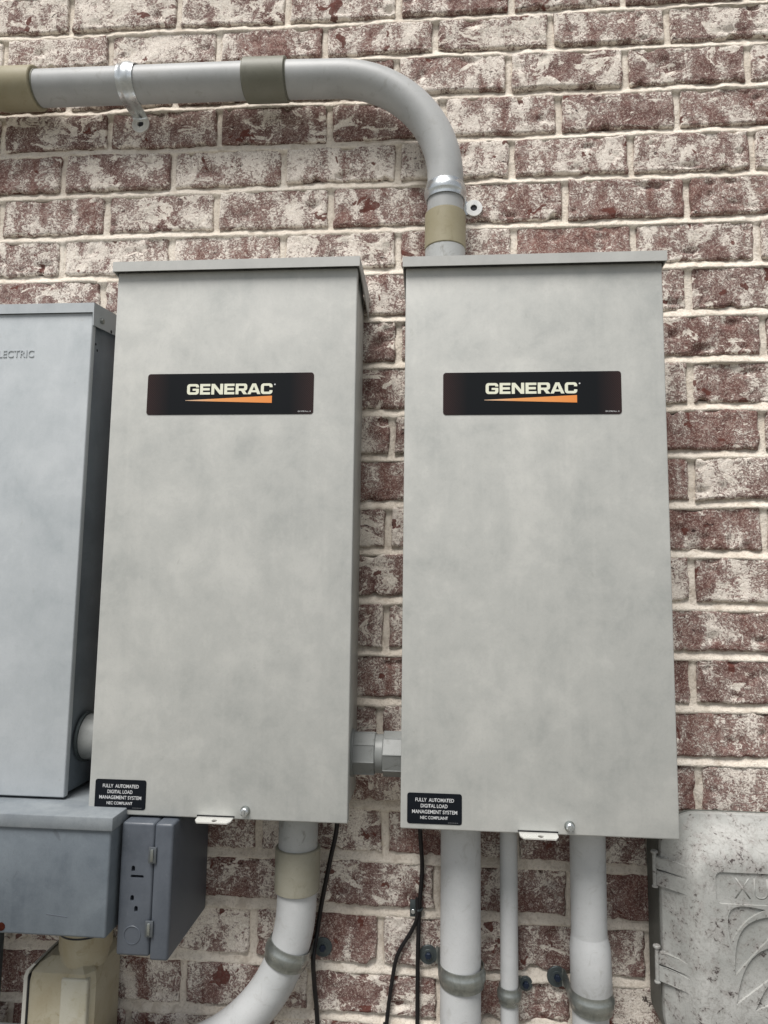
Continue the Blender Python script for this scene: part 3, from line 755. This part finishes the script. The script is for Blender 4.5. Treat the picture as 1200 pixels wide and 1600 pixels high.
t = thing('conduit_connector', (-.416, -.07, -.798), 'short faceted conduit connector bridging the gap between the two tall enclosures', 'connector', None)
def oct_(name, xa, xb, r, mat, seg=8, ph=0.3):
    return tube(name, [(xa, -.07, -.798), (xa+.0012, -.07, -.798), (xb-.0012, -.07, -.798), (xb, -.07, -.798)], [r-.0012, r, r, r-.0012], mat, t, seg, 20, ph)
oct_('hub', -.4545, -.4210, .0322, PVG, 8, .20); oct_('neck', -.4215, -.4085, .0282, PVG, 40, 0); oct_('hub', -.4090, -.3760, .0325, PVG, 8, .62)
tube('flange', [(-.4575, -.07, -.798), (-.4530, -.07, -.798)], .0345, PVG, t, 48)
for xa, xb, ph in ((-.4540, -.4215, .20), (-.4085, -.3765, .62)):     # raised ribs on the corners of the nuts
    for k in range(8):
        a = 2*PI*k/8 + ph
        y_, z_ = math.cos(a)*.0319, math.sin(a)*.0319
        tube('rib', [(xa, -.07+y_, -.798+z_), (xb, -.07+y_, -.798+z_)], .0011, PVG, t, 8)
t = thing('conduit_nipple', (-.858, -.062, -.79), 'short round conduit joining the disconnect box to the left enclosure', 'conduit')
tube('sleeve', [(-.8845, -.062, -.788), (-.8300, -.062, -.788)], .0345, PVG, t, 56)
tube('locknut', [(-.8838, -.062, -.788), (-.8795, -.062, -.788)], .0385, DKM, t, 56)

# ------------------------------------------------------------------ cables
def cable(label, pts, r=.0034):
    o = tube('cable', catmull(pts), r, BLK, None, 12, 60); tag(o, label, 'cable', 'thin black cables'); return o
cable('black cable hanging under the left enclosure beside its conduit', [(-.482, -.035, -.86), (-.4840, -.030, -.922), (-.4950, -.018, -.975), (-.5085, -.0105, -1.044), (-.5150, -.0105, -1.09), (-.5168, -.0290, -1.118), (-.5163, -.0150, -1.165), (-.5110, -.011, -1.223), (-.505, -.011, -1.35), (-.505, -.011, -2.04)], .0036)
cable('black cable running straight down through the small clip under the right enclosure', [(-.354, -.026, -.86), (-.3535, -.020, -.925), (-.3503, -.0105, -.979), (-.3515, -.0095, -1.010), (-.3545, -.0095, -1.045), (-.3553, -.0125, -1.085), (-.3560, -.0125, -1.120), (-.3560, -.0095, -1.214), (-.356, -.010, -1.5), (-.356, -.01, -2.04)])
cable('black cable branching off at the small clip towards the lower left', [(-.3575, -.0095, -1.030), (-.3578, -.0130, -1.058), (-.3665, -.0100, -1.080), (-.3868, -.0095, -1.114), (-.3950, -.0095, -1.150), (-.4035, -.0095, -1.217), (-.408, -.01, -1.3), (-.41, -.01, -2.04)], .0031)
t = thing('cable_clip', (-.360, 0, -1.047), 'small dark metal clip fixing the black cables to the brick', 'cable clip')
box('plate', -.3690, -.3505, -.0060, -.0030, -1.0600, -1.0350, DKM, t, .0008)
tube('loop', [(-.3600, -.0060, -1.047), (-.3590, -.0125, -1.047), (-.3550, -.0150, -1.047), (-.3510, -.0125, -1.047), (-.3490, -.0060, -1.047)], .0017, DKM, t, 10)
disc('screw', (-.3640, -.0060, -1.0520), (0,-1,0), .0036, .0022, GV, t, 18, .0008)

# ------------------------------------------------------------------ disconnect box at the left edge
DX1, DX0, DF, DB, DT = -.8830, -1.2450, -.120, -.8670, -.0980
t = thing('disconnect_box', ((DX0+DX1)/2, -.06, DB), 'pale blue-grey metal disconnect box at the left edge with raised lettering', 'disconnect box')
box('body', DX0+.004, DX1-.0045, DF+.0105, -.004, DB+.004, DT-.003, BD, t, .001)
box('front_cover', DX0, DX1, DF, DF+.0120, DB+.0015, DT-.0145, BP, t, .0022, 3)
bm = bmesh.new(); xa, xb, th = DX0-.003, DX1+.003, .0018
prof = lambda x: [(x, DF-.0035, DT-.0160), (x, DF-.0035, DT), (x, -.003, DT+.016), (x, -.003, DT-.020), (x, DF-.0020, DT-.0370)]
A = [bm.verts.new(p) for p in prof(xa)]; B = [bm.verts.new(p) for p in prof(xb)]; Ai = [bm.verts.new(p) for p in prof(xa+th)]; Bi = [bm.verts.new(p) for p in prof(xb-th)]
bm.faces.new(A); bm.faces.new(B[::-1]); bm.faces.new(Ai[::-1]); bm.faces.new(Bi)
for i in range(5):
    k = (i+1) % 5
    if i in (0, 1): bm.faces.new((A[i], B[i], B[k], A[k]))
    else: bm.faces.new((A[i], Ai[i], Ai[k], A[k])); bm.faces.new((B[i], B[k], Bi[k], Bi[i]))
cp = from_bm('rain_cap', bm, BP, t)
sc = disc('screw', (DX1+.003, -.0985, -.1195), (1,0,0), .0044, .0045, GVD, cp, 6, .0006)
disc('hole', (DX1+.0031, -.0640, -.1240), (1,0,0), .0028, .0002, HOL, cp, 16)
for yy, zz in ((-.098, -.158), (-.0925, -.1665)): disc('hole', (DX1-.0044, yy, zz), (1,0,0), .0022, .0002, HOL, t, 16)
lettering('ELECTRIC', -1.0455, -.9775, -.1860, -.1743, DF-.0010, BP, t, 'raised_lettering', .0012, .0)

# ------------------------------------------------------------------ lidded trough below it
LX1, LX0, LF, LT, LB = -.7790, -1.30, -.180, -.8690, -1.0300
t = thing('wiring_trough', ((LX0+LX1)/2, -.09, LB), 'dark blue-grey lidded metal trough under the disconnect box', 'wiring trough')
body = box('body', LX0, LX1, LF, -.004, LB, LT-.004, BD, t, .0035, 3)
lid = from_bm('lid', box_bm(LX0-.003, LX1+.0035, LF-.0040, -.003, LT-.0185, LT, .0018, 2), BM_, t, auto=35)
o = disc('rust_spot', (-.9290, LF-.0002, -1.0205), (0,-1,0), .0055, .0004, RUS, t, 20)
tube('scratch', [(-.8650, LF-.0001, -1.0010), (-.8350, LF-.0001, -1.0035)], .0005, BG, t, 6)

# ------------------------------------------------------------------ slate junction box with side cover
t = thing('junction_box', (-.737, -.08, -1.064), 'dark slate-grey junction box with two spring clips, below the left enclosure', 'junction box')
jb = from_bm('body', box_bm(-.7735, -.7250, -.1590, -.006, -1.0610, -.8825, .0042, 4), BG, t, auto=40)
holes = [prism_bm(rrect(-.7570, -.7380, -.9572, -.9530, .0020), -.17, -.150)]
for hx, hz in ((-.7537, -.9450), (-.7533, -.9843), (-.7470, -.9985)):
    holes.append(prism_bm(rrect(hx-.0026, hx+.0026, hz-.0042, hz+.0042, .0025), -.17, -.148))
cut(jb, holes)
kr = disc('knockout', (-.7510, -.1590, -1.0330), (0,-1,0), .0125, .0007, BG, t, 40, .0004, .0112)
from_bm('cover', box_bm(-.7243, -.6975, -.1612, -.004, -1.0645, -.8820, .0042, 4), BG, t, auto=40)
for z0, z1 in ((-.9350, -.9130), (-1.0325, -1.0110)):
    cl = box('spring_clip', -.7310, -.7195, -.1640, -.1612, z0, z1, CLP, t, .0008)
    box('clip_tongue', -.7275, -.7235, -.1655, -.1638, z0+.003, z1-.003, GVD, cl, .0005)

# ------------------------------------------------------------------ beige conduit body
t = thing('conduit_fitting', (-.8800, -.06, -1.30), 'beige plastic conduit fitting with a bolted cover below the trough', 'conduit fitting')
sec = [(-1.105, .026), (-1.112, .040), (-1.122, .0475), (-1.135, .0500), (-1.40, .0500)]
bm = bmesh.new(); rings = []
for z, hw in sec:
    top_f = -.100 if z < -1.118 else -.085 - (.015*(-1.105-z)/.013 if z > -1.118 else 0)
    rings.append([bm.verts.new((-.8830+px, py, z)) for px, py in ((-hw, -.010), (-hw, top_f+.010), (-hw+.004, top_f), (hw-.010, top_f), (hw, top_f+.012), (hw, -.010))])
for i in range(len(rings)-1):
    for k in range(6): bm.faces.new((rings[i][k], rings[i][(k+1)%6], rings[i+1][(k+1)%6], rings[i+1][k]))
bm.faces.new(rings[0]); bm.faces.new(rings[-1])
bmesh.ops.recalc_face_normals(bm, faces=bm.faces)
from_bm('body', bm, PVB, t, auto=25)
# cover plate, its pale edge standing out on the left
plan('cover', [[(-.9365, -1.40), (-.9365, -1.126), (-.9330, -1.117), (-.9230, -1.108), (-.9190, -1.108), (-.9285, -1.1185), (-.9310, -1.127), (-.9310, -1.40)]], -.104, .094, PVW, t)
box('gasket', -.9312, -.9295, -.1025, -.02, -1.40, -1.124, SCR, t, .0003)
box('raised_panel', -.8800, -.8385, -.1035, -.092, -1.40, -1.1270, PVP, t, .0034, 4)
tube('socket', [(-.8650, -.062, -1.020), (-.8650, -.062, -1.098), (-.8660, -.062, -1.104), (-.8670, -.062, -1.120)], [.0385, .0385, .036, .034], PVB, t, 48)
tube('gasket_ring', [(-.8650, -.062, -1.0720), (-.8650, -.062, -1.0745)], .0390, SCR, t, 48)

# dark conduit at the very edge
t = thing('dark_conduit', (-1.017, -.035, -2.05), 'dark conduit at the lower left edge below the trough', 'conduit')
tube('pipe', [(-1.0300, -.035, -1.02), (-1.0300, -.035, -2.05)], .0135, DKM, t, 32)
sleeve('coupling', (-1.0300, -.035, -1.030), (-1.0300, -.035, -1.048), .0165, DKM, t)

# ------------------------------------------------------------------ mildewed communications box at the right edge
NX0, NX1, NZ0, NZ1 = -.0045, .300, -1.200, -.8660
t = thing('communications_box', ((NX0+NX1)/2, -.05, NZ0), 'mildew-stained pale plastic communications box with embossed cover at the lower right', 'utility box')
from_bm('base', prism_bm(rrect(NX0+.0012, NX1-.0012, NZ0+.004, NZ1-.0235, .040), -.066, -.004), NB, t, auto=30)
bm = bmesh.new(); rings = []
secs = [(.0000, -.0640, .056), (.0000, -.0700, .056), (.0012, -.0725, .055), (.0045, -.0745, .052), (.0150, -.0860, .046), (.0240, -.1020, .040), (.0310, -.1130, .036), (.0370, -.1175, .032), (.0450, -.1190, .026)]
for ins, y, r in secs:
    # the top shoulder slopes further than the sides
    lp = rrect(NX0+ins, NX1-ins, NZ0+ins, NZ1-ins*1.25, r, 8)
    rings.append([bm.verts.new((x, y, z)) for x, z in lp])
n = len(rings[0])
for i in range(len(rings)-1):
    for k in range(n): bm.faces.new((rings[i][k], rings[i][(k+1)%n], rings[i+1][(k+1)%n], rings[i+1][k]))
bm.faces.new(rings[0]); bm.faces.new(rings[-1])
cv = from_bm('cover', bm, MIL, t, auto=30)
from_bm('dark_rim', prism_bm(rrect(NX0-.0006, NX1+.0006, NZ0-.0006, NZ1+.0006, .056), -.0635, -.0600), NB, t, auto=30)  # dark rim line added behind the cover edge, sets it off from the mortar
cutters = [prism_bm(rrect(.0545, .2500, -.9710, -.9295, .008), -.13, -.1166)]
def crescent(p0, p1, b_out, b_in, n=16):
    """closed sliver between two bulged curves from p0 to p1"""
    p0 = Vector(p0); p1 = Vector(p1); d = p1-p0; nr = Vector((-d.y, d.x))
    f = lambda b: [p0 + d*(k/n) + nr*b*math.sin(PI*k/n) for k in range(n+1)]
    a = f(b_out); c = f(b_in); return [tuple(p) for p in a] + [tuple(p) for p in c[-2:0:-1]]
for p0, p1, bo, bi in (((.0720, -1.0230), (.1190, -.9765), .46, .10), ((.0755, -1.0640), (.1560, -.9830), .30, .02), ((.0757, -1.0998), (.1750, -1.0200), .26, -.01), ((.1000, -1.1060), (.1950, -1.0560), .24, -.03)):
    cutters.append(prism_bm(crescent(p0, p1, bo, bi), -.13, -.1158))
cut(cv, cutters)
lettering('XUI', .0800, .1330, -.9640, -.9370, -.11685, MIL, t, 'embossed_lettering', .0004, -.02)
for zt in (-.9235, -1.0530):                       # two moulded hinges
    zb = zt-.0475; zm = (zt+zb)/2
    h = tube('hinge_pin', [(-.0125, -.0715, zt), (-.0125, -.0715, zb)], .0030, MIL, t, 14)
    disc('pin_head', (-.0125, -.0715, zt-.001), (0,0,1), .0052, .0030, MIL, h, 16, .001)
    disc('pin_head', (-.0125, -.0715, zb-.001), (0,0,1), .0044, .0025, MIL, h, 16, .0008)
    for za, zc in ((zt-.006, zm+.0012), (zm-.0012, zb+.0020)):
        bm = bmesh.new(); prof = [(-.0110, -.0735), (-.0070, -.0775), (.0000, -.0800), (.0120, -.0925), (.0220, -.1060), (.0220, -.0960), (.0000, -.0700), (-.0110, -.0690)]
        a = [bm.verts.new((x, y, za)) for x, y in prof]; b = [bm.verts.new((x, y, zc)) for x, y in prof]
        bm.faces.new(a); bm.faces.new(b[::-1])
        for i in range(len(prof)): bm.faces.new((a[i], a[(i+1)%len(prof)], b[(i+1)%len(prof)], b[i]))
        bmesh.ops.bevel(bm, geom=bm.edges[:], offset=.0007, segments=2, affect='EDGES')
        from_bm('hinge_knuckle', bm, MIL, h, auto=35)
